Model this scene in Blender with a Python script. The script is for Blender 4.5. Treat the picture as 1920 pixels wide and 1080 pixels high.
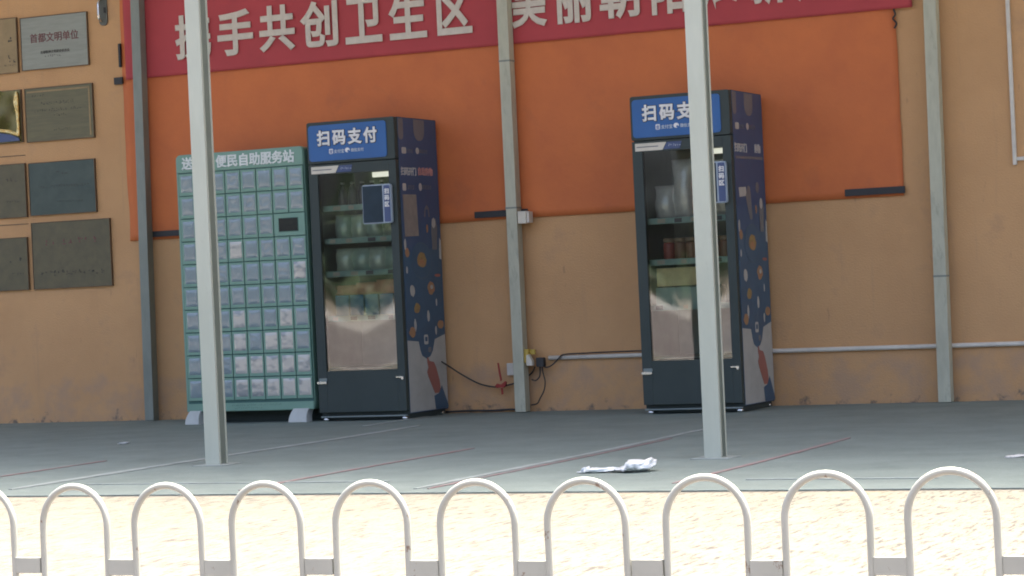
import bpy, bmesh, math, random
from mathutils import Vector, Matrix, noise

random.seed(11)
for o in list(bpy.data.objects):
    bpy.data.objects.remove(o)
SC = bpy.context.scene
COL = SC.collection

# ------------------------------------------------------------------ camera
YAW, PITCH, ROLL = 0.42977, 0.00079, -0.04610
fw = Vector((-math.sin(YAW) * math.cos(PITCH), math.cos(YAW) * math.cos(PITCH), math.sin(PITCH)))
rt = fw.cross(Vector((0, 0, 1))).normalized()
up = rt.cross(fw)
r2 = rt * math.cos(ROLL) + up * math.sin(ROLL)
u2 = up * math.cos(ROLL) - rt * math.sin(ROLL)
cam_data = bpy.data.cameras.new('camera')
cam_data.sensor_width = 36.0
cam_data.lens = 4545.14 / 1920 * 36
cam_data.clip_end = 2000
cam = bpy.data.objects.new('camera', cam_data)
COL.objects.link(cam)
cam.matrix_world = Matrix(((r2.x, u2.x, -fw.x, 0.0), (r2.y, u2.y, -fw.y, -14.8688),
                           (r2.z, u2.z, -fw.z, 0.8223), (0, 0, 0, 1)))
SC.camera = cam

# ------------------------------------------------------------------ sky, sun, exposure
SUN = Vector((0.14, 0.300, 1.0)).normalized()
elev = math.asin(SUN.z)
azim = math.atan2(SUN.x, SUN.y)
world = bpy.data.worlds.new('World')
SC.world = world
world.use_nodes = True
wn = world.node_tree
wn.nodes.clear()
sky = wn.nodes.new('ShaderNodeTexSky')
sky.sky_type = 'NISHITA'
sky.sun_disc = False
sky.sun_elevation = elev
sky.sun_rotation = azim
sky.air_density = 0.6
sky.dust_density = 8.0
sky.ozone_density = 1.5
bg = wn.nodes.new('ShaderNodeBackground')
bg.inputs[1].default_value = 0.15
wo = wn.nodes.new('ShaderNodeOutputWorld')
wn.links.new(sky.outputs[0], bg.inputs[0])
wn.links.new(bg.outputs[0], wo.inputs[0])

sd = bpy.data.lights.new('sun', 'SUN')
sd.energy = 3.0
sd.angle = math.radians(0.5)
sd.color = (1.0, 0.94, 0.84)
so = bpy.data.objects.new('sun', sd)
so.rotation_euler = SUN.to_track_quat('Z', 'Y').to_euler()
so.location = (0, 0, 20)
COL.objects.link(so)

SC.view_settings.view_transform = 'Standard'
SC.view_settings.look = 'None'
SC.view_settings.exposure = 2.34
SC.view_settings.gamma = 1.0
SC.cycles.pixel_filter_type = 'BLACKMAN_HARRIS'
SC.cycles.filter_width = 1.9
SC.cycles.max_bounces = 10
SC.cycles.diffuse_bounces = 5
SC.cycles.use_denoising = True


# ------------------------------------------------------------------ materials
def mat(name, c1, c2=None, scale=8.0, detail=4.0, rough=0.6, metal=0.0, bump=0.0, bscale=60.0,
        spec=0.5, coat=0.0, stretch=None, lo=0.35, hi=0.65, rvar=0.0):
    m = bpy.data.materials.new(name)
    m.use_nodes = True
    nt = m.node_tree
    b = nt.nodes['Principled BSDF']
    b.inputs['Roughness'].default_value = rough
    b.inputs['Metallic'].default_value = metal
    b.inputs['Specular IOR Level'].default_value = spec
    b.inputs['Coat Weight'].default_value = coat
    tc = nt.nodes.new('ShaderNodeTexCoord')
    vec = tc.outputs['Object']
    if stretch:
        mp = nt.nodes.new('ShaderNodeMapping')
        mp.inputs['Scale'].default_value = stretch
        nt.links.new(vec, mp.inputs['Vector'])
        vec = mp.outputs['Vector']
    if c2 is None:
        c2 = tuple(v * 0.86 for v in c1)
    nz = nt.nodes.new('ShaderNodeTexNoise')
    nz.inputs['Scale'].default_value = scale
    nz.inputs['Detail'].default_value = detail
    nz.inputs['Roughness'].default_value = 0.62
    nt.links.new(vec, nz.inputs['Vector'])
    cr = nt.nodes.new('ShaderNodeValToRGB')
    cr.color_ramp.elements[0].position = lo
    cr.color_ramp.elements[1].position = hi
    cr.color_ramp.elements[0].color = (*c2, 1)
    cr.color_ramp.elements[1].color = (*c1, 1)
    nt.links.new(nz.outputs['Fac'], cr.inputs['Fac'])
    nt.links.new(cr.outputs['Color'], b.inputs['Base Color'])
    if rvar:
        mr = nt.nodes.new('ShaderNodeMapRange')
        mr.inputs['To Min'].default_value = max(0.0, rough - rvar)
        mr.inputs['To Max'].default_value = min(1.0, rough + rvar)
        nt.links.new(nz.outputs['Fac'], mr.inputs['Value'])
        nt.links.new(mr.outputs['Result'], b.inputs['Roughness'])
    if bump:
        bn = nt.nodes.new('ShaderNodeTexNoise')
        bn.inputs['Scale'].default_value = bscale
        bn.inputs['Detail'].default_value = 5.0
        nt.links.new(vec, bn.inputs['Vector'])
        bp = nt.nodes.new('ShaderNodeBump')
        bp.inputs['Strength'].default_value = bump
        bp.inputs['Distance'].default_value = 0.01
        nt.links.new(bn.outputs['Fac'], bp.inputs['Height'])
        nt.links.new(bp.outputs['Normal'], b.inputs['Normal'])
    m['_ramp'] = cr.name
    return m


def overlay(m, color, scale, lo, hi, stretch=(1, 1, 1), zmax=None, zfade=0.1, amount=1.0, detail=6.0, offset=(0, 0, 0)):
    """lay dirt / wear patches or painted gravel shadows with a shape of their own over the base colour"""
    nt = m.node_tree
    b = nt.nodes['Principled BSDF']
    link = b.inputs['Base Color'].links[0]
    src = link.from_socket
    tc = nt.nodes.new('ShaderNodeTexCoord')
    mp = nt.nodes.new('ShaderNodeMapping')
    mp.inputs['Scale'].default_value = stretch
    mp.inputs['Location'].default_value = offset
    nt.links.new(tc.outputs['Object'], mp.inputs['Vector'])
    nz = nt.nodes.new('ShaderNodeTexNoise')
    nz.inputs['Scale'].default_value = scale
    nz.inputs['Detail'].default_value = detail
    nz.inputs['Roughness'].default_value = 0.65
    nt.links.new(mp.outputs['Vector'], nz.inputs['Vector'])
    mr = nt.nodes.new('ShaderNodeMapRange')
    mr.inputs['From Min'].default_value = lo
    mr.inputs['From Max'].default_value = hi
    mr.inputs['To Max'].default_value = amount
    val = nz.outputs['Fac']
    if zmax is not None:
        sx = nt.nodes.new('ShaderNodeSeparateXYZ')
        nt.links.new(tc.outputs['Object'], sx.inputs[0])
        zr = nt.nodes.new('ShaderNodeMapRange')
        zr.inputs['From Min'].default_value = zmax - zfade
        zr.inputs['From Max'].default_value = zmax + zfade
        zr.inputs['To Min'].default_value = 0.0
        zr.inputs['To Max'].default_value = -0.4
        nt.links.new(sx.outputs['Z'], zr.inputs['Value'])
        ad = nt.nodes.new('ShaderNodeMath')
        ad.operation = 'ADD'
        nt.links.new(val, ad.inputs[0])
        nt.links.new(zr.outputs['Result'], ad.inputs[1])
        val = ad.outputs[0]
    nt.links.new(val, mr.inputs['Value'])
    mx = nt.nodes.new('ShaderNodeMix')
    mx.data_type = 'RGBA'
    nt.links.new(mr.outputs['Result'], mx.inputs['Factor'])
    nt.links.new(src, mx.inputs['A'])
    mx.inputs['B'].default_value = (*color, 1)
    nt.links.new(mx.outputs['Result'], b.inputs['Base Color'])
    return m


M = {}
M['wall'] = mat('apricot_paint', (0.58, 0.335, 0.155), (0.52, 0.295, 0.135), scale=1.6, rough=0.8, bump=0.35, bscale=90)
overlay(M['wall'], (0.36, 0.22, 0.13), 3.2, 0.56, 0.75, amount=0.55)
overlay(M['wall'], (0.34, 0.25, 0.19), 5.0, 0.42, 0.62, zmax=0.38, zfade=0.12, amount=0.42)
overlay(M['wall'], (0.26, 0.15, 0.09), 11.0, 0.66, 0.72, stretch=(1, 1, 0.25), amount=0.5)
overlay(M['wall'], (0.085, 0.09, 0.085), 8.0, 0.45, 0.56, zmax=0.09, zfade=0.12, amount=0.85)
overlay(M['wall'], (0.33, 0.19, 0.10), 55.0, 0.68, 0.74, amount=0.4)
overlay(M['wall'], (0.40, 0.25, 0.14), 15.0, 0.58, 0.72, stretch=(1, 1, 0.06), amount=0.35)
M['orange'] = mat('orange_sheet', (0.60, 0.165, 0.045), (0.53, 0.14, 0.042), scale=2.2, rough=0.7, bump=0.15, bscale=40)
overlay(M['orange'], (0.33, 0.11, 0.05), 2.4, 0.58, 0.78, amount=0.45)
M['banner'] = mat('red_banner_cloth', (0.44, 0.055, 0.062), (0.39, 0.05, 0.056), scale=3, rough=0.75, bump=0.1, bscale=120)
M['banner_letter'] = mat('banner_letter_print', (0.62, 0.56, 0.47), (0.55, 0.49, 0.41), scale=6, rough=0.75)
M['floor'] = mat('grey_paving', (0.208, 0.252, 0.225), (0.174, 0.212, 0.190), scale=3.0, rough=0.85, bump=0.3, bscale=50, spec=0.25)
overlay(M['floor'], (0.155, 0.187, 0.168), 22.0, 0.55, 0.72, amount=0.55)
overlay(M['floor'], (0.24, 0.285, 0.268), 48.0, 0.56, 0.70, stretch=(1, 0.4, 1), amount=0.5)
overlay(M['floor'], (0.115, 0.145, 0.135), 2.3, 0.57, 0.72, amount=0.4)
M['floor_pale'] = mat('pale_paving_strip', (0.31, 0.345, 0.32), (0.225, 0.265, 0.24), scale=9, rough=0.85, lo=0.3, hi=0.6)
M['floor_red'] = mat('red_paving_strip', (0.285, 0.19, 0.178), (0.225, 0.22, 0.205), scale=9, rough=0.85, lo=0.3, hi=0.6)
M['sand'] = mat('granular_paving', (0.138, 0.127, 0.099), (0.121, 0.109, 0.083), scale=5.0, rough=0.9, bump=0.6, bscale=70)
overlay(M['sand'], (0.022, 0.021, 0.018), 58.0, 0.53, 0.62, stretch=(1.0, 0.18, 1), amount=0.8)  # dark grain specks, with shadows between the gravel painted in
overlay(M['sand'], (0.175, 0.14, 0.075), 1.3, 0.56, 0.70, amount=0.5)
overlay(M['sand'], (0.08, 0.072, 0.055), 26.0, 0.60, 0.68, stretch=(1.0, 0.3, 1), amount=0.5)
M['asphalt'] = mat('asphalt', (0.125, 0.105, 0.095), (0.10, 0.085, 0.078), scale=4, rough=0.9, bump=0.3)
M['kerb'] = mat('kerb_concrete', (0.55, 0.53, 0.49), scale=5, rough=0.85, bump=0.2)
M['white_kerb'] = mat('white_painted_kerb', (0.78, 0.76, 0.70), scale=5, rough=0.8)
M['earth'] = mat('earth', (0.20, 0.17, 0.12), scale=2, rough=0.95)
M['roof'] = mat('canopy_sheet', (0.68, 0.68, 0.66), scale=4, rough=0.6)
M['post_pale'] = mat('pale_painted_steel', (0.43, 0.455, 0.38), (0.385, 0.41, 0.34), scale=9, rough=0.5, stretch=(1, 1, 0.2))
overlay(M['post_pale'], (0.33, 0.31, 0.27), 16, 0.64, 0.72, stretch=(1, 1, 0.35), amount=0.7)
M['post_galv'] = mat('galvanised_steel', (0.49, 0.485, 0.365), (0.40, 0.395, 0.30), scale=14, rough=0.6, metal=0.0, stretch=(1, 1, 0.25))
overlay(M['post_galv'], (0.24, 0.24, 0.19), 18, 0.56, 0.70, stretch=(1, 1, 0.3), amount=0.6)
M['post_dark'] = mat('shade_toned_steel', (0.235, 0.255, 0.22), (0.19, 0.21, 0.18), scale=14, rough=0.5, metal=0.2, stretch=(1, 1, 0.25))  # darker copy of the post steel, painting in backlit shade; also joint bands
M['white_pvc'] = mat('white_pvc', (0.66, 0.62, 0.54), (0.56, 0.52, 0.45), scale=8, rough=0.5)
M['black_rubber'] = mat('black_cable', (0.035, 0.033, 0.032), rough=0.6)
M['black_bar'] = mat('black_strip', (0.03, 0.03, 0.032), rough=0.6)
M['yellow'] = mat('yellow_plastic', (0.52, 0.36, 0.06), rough=0.5)
M['red_cloth'] = mat('red_ribbon', (0.33, 0.045, 0.035), rough=0.8)
M['locker'] = mat('teal_green_steel', (0.185, 0.325, 0.250), (0.165, 0.295, 0.228), scale=3, rough=0.45)
M['locker_dark'] = mat('dark_teal_seam', (0.05, 0.13, 0.11), rough=0.6)  # plain dark teal for door gaps, small print and bezel
M['locker_text'] = mat('white_print', (0.75, 0.78, 0.75), rough=0.6)
M['film'] = mat('grey_blue_film', (0.225, 0.29, 0.305), (0.19, 0.25, 0.27), scale=16, rough=0.20, coat=0.4, spec=0.9)
M['film_reflection'] = mat('painted_reflection_film', (0.50, 0.48, 0.43), (0.27, 0.29, 0.29), scale=12, rough=0.2, coat=0.5, spec=0.9, lo=0.36, hi=0.52, detail=1.0, stretch=(1, 1, 1.7))  # pale ground reflection painted into the film colour
for _k in ('film', 'film_reflection'):      # every film gets its own colour noise
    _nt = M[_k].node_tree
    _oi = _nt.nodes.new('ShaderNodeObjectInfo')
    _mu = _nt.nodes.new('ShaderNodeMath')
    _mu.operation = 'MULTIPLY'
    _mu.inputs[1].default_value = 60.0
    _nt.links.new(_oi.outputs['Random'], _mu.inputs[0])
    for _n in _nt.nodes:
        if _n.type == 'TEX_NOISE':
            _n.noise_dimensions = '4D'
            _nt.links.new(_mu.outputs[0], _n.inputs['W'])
M['grey_foot'] = mat('grey_plastic', (0.60, 0.62, 0.59), rough=0.5)
M['black_screen'] = mat('black_screen', (0.018, 0.02, 0.023), rough=0.15)
M['fridge_black'] = mat('black_fridge_shell', (0.042, 0.056, 0.051), (0.036, 0.049, 0.045), scale=4, rough=0.55, spec=0.35)
M['fridge_liner'] = mat('fridge_liner', (0.30, 0.38, 0.35), rough=0.5)
M['sign_blue'] = mat('blue_sign', (0.022, 0.115, 0.33), (0.018, 0.10, 0.29), scale=3, rough=0.35)
M['sign_white'] = mat('white_sign_letter', (0.82, 0.80, 0.76), rough=0.6)
M['sign_shadow'] = mat('black_letter_outline', (0.012, 0.02, 0.04), rough=0.6)
M['side_navy'] = mat('navy_side_print', (0.034, 0.085, 0.175), (0.030, 0.077, 0.155), scale=3, rough=0.45)
M['print_blue'] = mat('blue_side_print', (0.038, 0.100, 0.170), rough=0.45)
M['print_ring'] = mat('faint_ring_print', (0.06, 0.115, 0.17), rough=0.5)
M['print_grey'] = mat('grey_side_print', (0.42, 0.42, 0.385), rough=0.5)
M['print_slate'] = mat('slate_awning_print', (0.15, 0.16, 0.17), rough=0.5)
M['print_white'] = mat('white_side_print', (0.42, 0.42, 0.40), rough=0.5)
M['print_pink'] = mat('pink_side_print', (0.45, 0.22, 0.20), rough=0.5)
M['print_orange'] = mat('orange_side_print', (0.36, 0.17, 0.09), (0.28, 0.19, 0.10), scale=30, rough=0.5)
M['print_brown'] = mat('brown_side_print', (0.24, 0.15, 0.07), (0.30, 0.22, 0.08), scale=30, rough=0.5)
M['print_skin'] = mat('dull_red_side_print', (0.33, 0.125, 0.10), rough=0.5)
M['paper'] = mat('grey_brown_paper', (0.25, 0.215, 0.185), (0.20, 0.175, 0.155), scale=14, rough=0.8)
M['cream'] = mat('cream_plastic', (0.66, 0.61, 0.50), rough=0.45)
M['label_blue'] = mat('dull_blue_label', (0.06, 0.09, 0.20), rough=0.5)
M['label_edge'] = mat('pale_grey_blue_rim', (0.36, 0.43, 0.50), rough=0.4)
M['chrome'] = mat('bright_metal', (0.75, 0.75, 0.73), rough=0.25, metal=1.0)
M['strip'] = mat('teal_price_strip', (0.42, 0.62, 0.56), (0.33, 0.52, 0.47), scale=12, rough=0.4)
M['shelf'] = mat('shelf_wire', (0.20, 0.24, 0.23), rough=0.5)
M['fence'] = mat('white_painted_tube', (0.39, 0.395, 0.335), (0.345, 0.35, 0.295), scale=8, rough=0.4)
overlay(M['fence'], (0.17, 0.11, 0.07), 34, 0.63, 0.66, amount=0.9, stretch=(1, 1, 0.6))
_nt = M['fence'].node_tree           # rust sits in other places on every hoop
_oi = _nt.nodes.new('ShaderNodeObjectInfo')
_mu = _nt.nodes.new('ShaderNodeMath')
_mu.operation = 'MULTIPLY'
_mu.inputs[1].default_value = 40.0
_nt.links.new(_oi.outputs['Random'], _mu.inputs[0])
for _n in _nt.nodes:
    if _n.type == 'TEX_NOISE':
        _n.noise_dimensions = '4D'
        _nt.links.new(_mu.outputs[0], _n.inputs['W'])
M['plastic_bag'] = mat('white_plastic_film', (0.74, 0.78, 0.77), rough=0.3)
M['leaf'] = mat('leaf_green', (0.065, 0.105, 0.045), (0.035, 0.06, 0.028), scale=0.8, rough=0.6)
M['plaque_silver'] = mat('brushed_silver', (0.27, 0.275, 0.225), (0.23, 0.235, 0.19), scale=30, rough=0.42, metal=0.35, stretch=(0.2, 1, 2))
M['plaque_brass'] = mat('tarnished_brass', (0.145, 0.130, 0.070), (0.115, 0.105, 0.060), scale=30, rough=0.40, metal=0.35, stretch=(0.2, 1, 2))
M['plaque_warm'] = mat('warm_brass', (0.30, 0.21, 0.10), (0.24, 0.17, 0.08), scale=12, rough=0.42, metal=0.35)
M['plaque_teal'] = mat('dark_teal_metal', (0.066, 0.088, 0.076), (0.050, 0.070, 0.062), scale=9, rough=0.38, metal=0.35)
M['plaque_dark'] = mat('dark_olive_metal', (0.120, 0.105, 0.060), (0.095, 0.085, 0.052), scale=14, rough=0.42, metal=0.35)
M['plaque_mirror'] = mat('polished_brass', (0.22, 0.175, 0.075), (0.16, 0.13, 0.065), scale=6, rough=0.10, metal=1.0)
M['gold'] = mat('gold_glint', (0.85, 0.64, 0.30), (0.45, 0.32, 0.12), scale=26, rough=0.2, metal=0.9, bump=0.4, bscale=30)  # glint tone, used only for the painted plaque highlight
M['etch'] = mat('etched_dark', (0.05, 0.047, 0.042), rough=0.7)
M['etch_red'] = mat('etched_dull_red', (0.16, 0.06, 0.06), rough=0.7)
M['frame_brown'] = mat('brown_plaque_edge', (0.13, 0.085, 0.045), rough=0.5)
M['hook'] = mat('dark_grey_bracket', (0.12, 0.125, 0.105), rough=0.5, metal=0.3)


def glass_material():
    m = bpy.data.materials.new('door_glass')
    m.use_nodes = True
    nt = m.node_tree
    nt.nodes.clear()
    out = nt.nodes.new('ShaderNodeOutputMaterial')
    mix = nt.nodes.new('ShaderNodeMixShader')
    fr = nt.nodes.new('ShaderNodeFresnel')
    fr.inputs['IOR'].default_value = 2.25
    tr = nt.nodes.new('ShaderNodeBsdfTransparent')
    tr.inputs['Color'].default_value = (0.90, 0.95, 0.92, 1)
    gl = nt.nodes.new('ShaderNodeBsdfGlossy')
    gl.inputs['Roughness'].default_value = 0.03
    nt.links.new(fr.outputs[0], mix.inputs[0])
    nt.links.new(tr.outputs[0], mix.inputs[1])
    nt.links.new(gl.outputs[0], mix.inputs[2])
    nt.links.new(mix.outputs[0], out.inputs['Surface'])
    return m


M['glass'] = glass_material()
M['lamp'] = mat('fridge_lamp', (0.8, 0.78, 0.68), rough=0.5)
_b = M['lamp'].node_tree.nodes['Principled BSDF']
_b.inputs['Emission Color'].default_value = (1.0, 0.97, 0.84, 1)
_b.inputs['Emission Strength'].default_value = 0.16


# ------------------------------------------------------------------ helpers
def link(name, me, m, parent=None, loc=(0, 0, 0), rot=(0, 0, 0)):
    o = bpy.data.objects.new(name, me)
    COL.objects.link(o)
    o.location = loc
    o.rotation_euler = rot
    if parent is not None:
        o.parent = parent
    if m is not None and len(me.materials) == 0:
        me.materials.append(M[m])
    return o


def tag(o, label=None, cat=None, group=None, kind=None):
    if label:
        o['label'] = label
    if cat:
        o['category'] = cat
    if group:
        o['group'] = group
    if kind:
        o['kind'] = kind
    return o


def thing(name, loc, label, cat, group=None):
    o = bpy.data.objects.new(name, None)
    o.empty_display_size = 0.1
    COL.objects.link(o)
    o.location = loc
    return tag(o, label, cat, group)


def boxes_mesh(name, lst, bevel=0.0, seg=2):
    bm = bmesh.new()
    for (x0, x1, y0, y1, z0, z1) in lst:
        vs = [bm.verts.new(c) for c in ((x0, y0, z0), (x1, y0, z0), (x1, y1, z0), (x0, y1, z0),
                                        (x0, y0, z1), (x1, y0, z1), (x1, y1, z1), (x0, y1, z1))]
        for f in ((3, 2, 1, 0), (4, 5, 6, 7), (0, 1, 5, 4), (1, 2, 6, 5), (2, 3, 7, 6), (3, 0, 4, 7)):
            bm.faces.new([vs[i] for i in f])
    if bevel:
        bmesh.ops.bevel(bm, geom=bm.edges[:], offset=bevel, segments=seg, affect='EDGES', profile=0.7)
    me = bpy.data.meshes.new(name)
    bm.to_mesh(me)
    bm.free()
    return me


def box(name, b, m, parent=None, bevel=0.0, **k):
    return link(name, boxes_mesh(name, [b], bevel), m, parent, **k)


def prism_mesh(name, pts, axis, a0, a1, bevel=0.0):
    """pts: outline; axis 'y': pts are (x,z) extruded y a0..a1; axis 'x': pts are (y,z) extruded x a0..a1"""
    bm = bmesh.new()

    def P(q, a):
        if axis == 'y':
            return (q[0], a, q[1])
        if axis == 'x':
            return (a, q[0], q[1])
        return (q[0], q[1], a)
    A = [bm.verts.new(P(q, a0)) for q in pts]
    B = [bm.verts.new(P(q, a1)) for q in pts]
    n = len(pts)
    fa = bm.faces.new(A)
    fb = bm.faces.new(B[::-1])
    for i in range(n):
        bm.faces.new((A[i], B[i], B[(i + 1) % n], A[(i + 1) % n]))
    bmesh.ops.recalc_face_normals(bm, faces=bm.faces[:])
    if bevel:
        bmesh.ops.bevel(bm, geom=bm.edges[:], offset=bevel, segments=2, affect='EDGES')
    me = bpy.data.meshes.new(name)
    bm.to_mesh(me)
    bm.free()
    return me


def prism(name, pts, axis, a0, a1, m, parent=None, bevel=0.0, **k):
    return link(name, prism_mesh(name, pts, axis, a0, a1, bevel), m, parent, **k)


def rounded(x0, x1, z0, z1, r, n=5, corners=(1, 1, 1, 1)):
    """corners: bl, br, tr, tl"""
    pts = []
    for i, (cx, cz, a) in enumerate(((x0 + r, z0 + r, 180), (x1 - r, z0 + r, 270), (x1 - r, z1 - r, 0), (x0 + r, z1 - r, 90))):
        if corners[i]:
            for k in range(n + 1):
                t = math.radians(a + 90 * k / n)
                pts.append((cx + r * math.cos(t), cz + r * math.sin(t)))
        else:
            pts.append(((x0, z0), (x1, z0), (x1, z1), (x0, z1))[i])
    return pts


def ellipse(cx, cz, rx, rz, n=14, wob=0.0, seed=0):
    rnd = random.Random(seed)
    return [(cx + rx * math.cos(2 * math.pi * i / n) * (1 + wob * (rnd.random() - 0.5)),
             cz + rz * math.sin(2 * math.pi * i / n) * (1 + wob * (rnd.random() - 0.5))) for i in range(n)]


def smooth_path(pts, n=6):
    pts = [Vector(q) for q in pts]
    out = []
    for i in range(len(pts) - 1):
        p0 = pts[max(i - 1, 0)]
        p1 = pts[i]
        p2 = pts[i + 1]
        p3 = pts[min(i + 2, len(pts) - 1)]
        for k in range(n):
            t = k / n
            out.append(0.5 * ((2 * p1) + (p2 - p0) * t + (2 * p0 - 5 * p1 + 4 * p2 - p3) * t * t
                              + (3 * p1 - p0 - 3 * p2 + p3) * t ** 3))
    out.append(pts[-1])
    return out


def tube_mesh(name, path, r, n=10, smooth=True):
    bm = bmesh.new()
    rings = []
    prev = None
    for i, q in enumerate(path):
        a = path[max(i - 1, 0)]
        b = path[min(i + 1, len(path) - 1)]
        t = (Vector(b) - Vector(a)).normalized()
        ref = Vector((0, 1, 0)) if abs(t.y) < 0.9 else Vector((1, 0, 0))
        if prev is not None:
            s = (prev - t * prev.dot(t)).normalized()
        else:
            s = t.cross(ref).normalized()
        prev = s
        w = t.cross(s)
        rings.append([bm.verts.new(Vector(q) + (s * math.cos(2 * math.pi * k / n) + w * math.sin(2 * math.pi * k / n)) * r)
                      for k in range(n)])
    for i in range(len(rings) - 1):
        for k in range(n):
            bm.faces.new((rings[i][k], rings[i][(k + 1) % n], rings[i + 1][(k + 1) % n], rings[i + 1][k]))
    bm.faces.new(rings[0][::-1])
    bm.faces.new(rings[-1])
    bmesh.ops.recalc_face_normals(bm, faces=bm.faces[:])
    for f in bm.faces:
        f.smooth = smooth
    me = bpy.data.meshes.new(name)
    bm.to_mesh(me)
    bm.free()
    return me


def tube(name, path, r, m, parent=None, n=10, **k):
    return link(name, tube_mesh(name, path, r, n), m, parent, **k)


def lathe_mesh(name, prof, n=14):
    bm = bmesh.new()
    rings = [[bm.verts.new((r * math.cos(2 * math.pi * k / n), r * math.sin(2 * math.pi * k / n), z)) for k in range(n)] for r, z in prof]
    for i in range(len(rings) - 1):
        for k in range(n):
            f = bm.faces.new((rings[i][k], rings[i][(k + 1) % n], rings[i + 1][(k + 1) % n], rings[i + 1][k]))
            f.smooth = True
    bm.faces.new(rings[0][::-1])
    bm.faces.new(rings[-1])
    me = bpy.data.meshes.new(name)
    bm.to_mesh(me)
    bm.free()
    return me


def grid_mesh(name, x0, x1, z0, z1, nx, nz, fy, smooth=True):
    """sheet in the x,z plane facing -y, y = fy(x,z)"""
    verts = []
    for j in range(nz + 1):
        for i in range(nx + 1):
            x = x0 + (x1 - x0) * i / nx
            z = z0 + (z1 - z0) * j / nz
            q = fy(x, z)
            verts.append(q if isinstance(q, tuple) else (x, q, z))
    faces = []
    for j in range(nz):
        for i in range(nx):
            a = j * (nx + 1) + i
            faces.append((a, a + 1, a + nx + 2, a + nx + 1))
    me = bpy.data.meshes.new(name)
    me.from_pydata(verts, [], faces)
    if smooth:
        me.polygons.foreach_set('use_smooth', [True] * len(faces))
    return me


TEXT_CACHE = {}


def text_mesh(body, size, bold=0.0, depth=0.0008, spacing=1.0):
    key = (body, size, bold, depth, spacing)
    if key in TEXT_CACHE:
        return TEXT_CACHE[key]
    c = bpy.data.curves.new('lettering', 'FONT')
    c.body = body
    c.size = size
    c.bevel_depth = bold * size
    c.bevel_resolution = 1
    c.extrude = depth
    c.space_character = spacing
    c.resolution_u = 3
    o = bpy.data.objects.new('lettering', c)
    COL.objects.link(o)
    bpy.context.view_layer.update()
    me = bpy.data.meshes.new_from_object(o.evaluated_get(bpy.context.evaluated_depsgraph_get()))
    bpy.data.objects.remove(o)
    bpy.data.curves.remove(c)
    me.materials.clear()
    me.name = 'lettering'
    TEXT_CACHE[key] = me
    return me


def front_text(body, x, y, z, size, m, parent, bold=0.0, sx=1.0, sz=1.0, name='lettering', spacing=1.0, center=False):
    me = text_mesh(body, size, bold, spacing=spacing).copy()
    o = link(name, me, m, parent)
    if center:
        xs = [v.co.x for v in me.vertices]
        x = x - sx * (min(xs) + max(xs)) / 2
    o.location = (x, y, z)
    o.rotation_euler = (math.pi / 2, 0, 0)
    o.scale = (sx, sz, 1)
    return o


def side_text(body, x, y, z, size, m, parent, bold=0.0, sx=1.0, name='lettering'):
    me = text_mesh(body, size, bold).copy()
    o = link(name, me, m, parent)
    o.location = (x, y, z)
    o.rotation_euler = (math.pi / 2, 0, math.pi / 2)
    o.scale = (sx, 1, 1)
    return o


# ------------------------------------------------------------------ the setting
def sheet(name, x0, x1, y0, y1, z, m, thick=0.0):
    if thick:
        me = boxes_mesh(name, [(x0, x1, y0, y1, z - thick, z)])
    else:
        me = bpy.data.meshes.new(name)
        me.from_pydata([(x0, y0, z), (x1, y0, z), (x1, y1, z), (x0, y1, z)], [], [(0, 1, 2, 3)])
    o = link(name, me, m)
    o['kind'] = 'structure'
    return o


sheet('ground', -700, 700, -700, 700, -0.32, 'earth')
paving = sheet('paved_floor', -40, 30, -5.90, 0.35, 0.0, 'floor', 0.10)
sheet('sunlit_pavement', -150, 120, -10.0, -5.902, -0.005, 'sand', 0.2)
sheet('near_kerb', -150, 120, -10.14, -10.002, -0.003, 'kerb', 0.2)
sheet('road', -300, 300, -44.0, -10.142, -0.15, 'asphalt', 0.1)
sheet('far_kerb', -300, 300, -44.32, -44.002, 0.04, 'white_kerb', 0.3)
sheet('far_pavement', -300, 300, -47.5, -44.322, 0.0, 'kerb', 0.3)
for i, yy in enumerate((-21.5, -27.1, -32.8, -38.4)):
    me = boxes_mesh('road_marking', [(-140, 110, yy - 0.08, yy + 0.08, -0.149, -0.146)])
    o = link('road_marking', me, 'kerb')
    o['kind'] = 'structure'

# narrow bands laid in the paving, running out from the wall
for x, y0, y1, w, m in ((-6.87, -5.6, -1.35, 0.065, 'floor_pale'), (-5.53, -5.75, -3.4, 0.028, 'floor_red'),
                        (-4.66, -5.75, -2.2, 0.045, 'floor_pale'), (-4.60, -5.75, -2.9, 0.022, 'floor_red'),
                        (-3.56, -5.6, -3.1, 0.03, 'floor_red'), (-7.47, -5.2, -3.9, 0.026, 'floor_red'),
                        (-7.30, -1.3, -0.35, 0.05, 'floor_pale')):
    rnd = random.Random(int(-x * 100))
    n = 24
    L, R = [], []
    for k in range(n + 1):
        t = y0 + (y1 - y0) * k / n
        ww = w * (0.75 + 0.5 * rnd.random()) * (0.35 if k in (0, n) else 1)
        cx = x + 0.012 * math.sin(t * 1.7 + x)
        L.append((cx - ww / 2, t))
        R.append((cx + ww / 2, t))
    prism('paving_band', L + R[::-1], 'z', 0.0005, 0.004, m, paving)
for yy, x0, x1 in ((-5.36, -6.6, -5.0), (-5.45, -3.3, -2.5)):
    prism('paving_band', [(x0, yy - 0.012), (x1, yy - 0.02), (x1, yy + 0.012), (x0, yy + 0.008)], 'z', 0.0006, 0.0038, 'floor_pale', paving)

# wall behind everything (front face at y = 0)
wall = box('painted_wall', (-18, 6, 0.0, 0.3, -0.2, 5.6), 'wall')
tag(wall, 'apricot painted outside wall behind the vending machines', 'wall')

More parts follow.
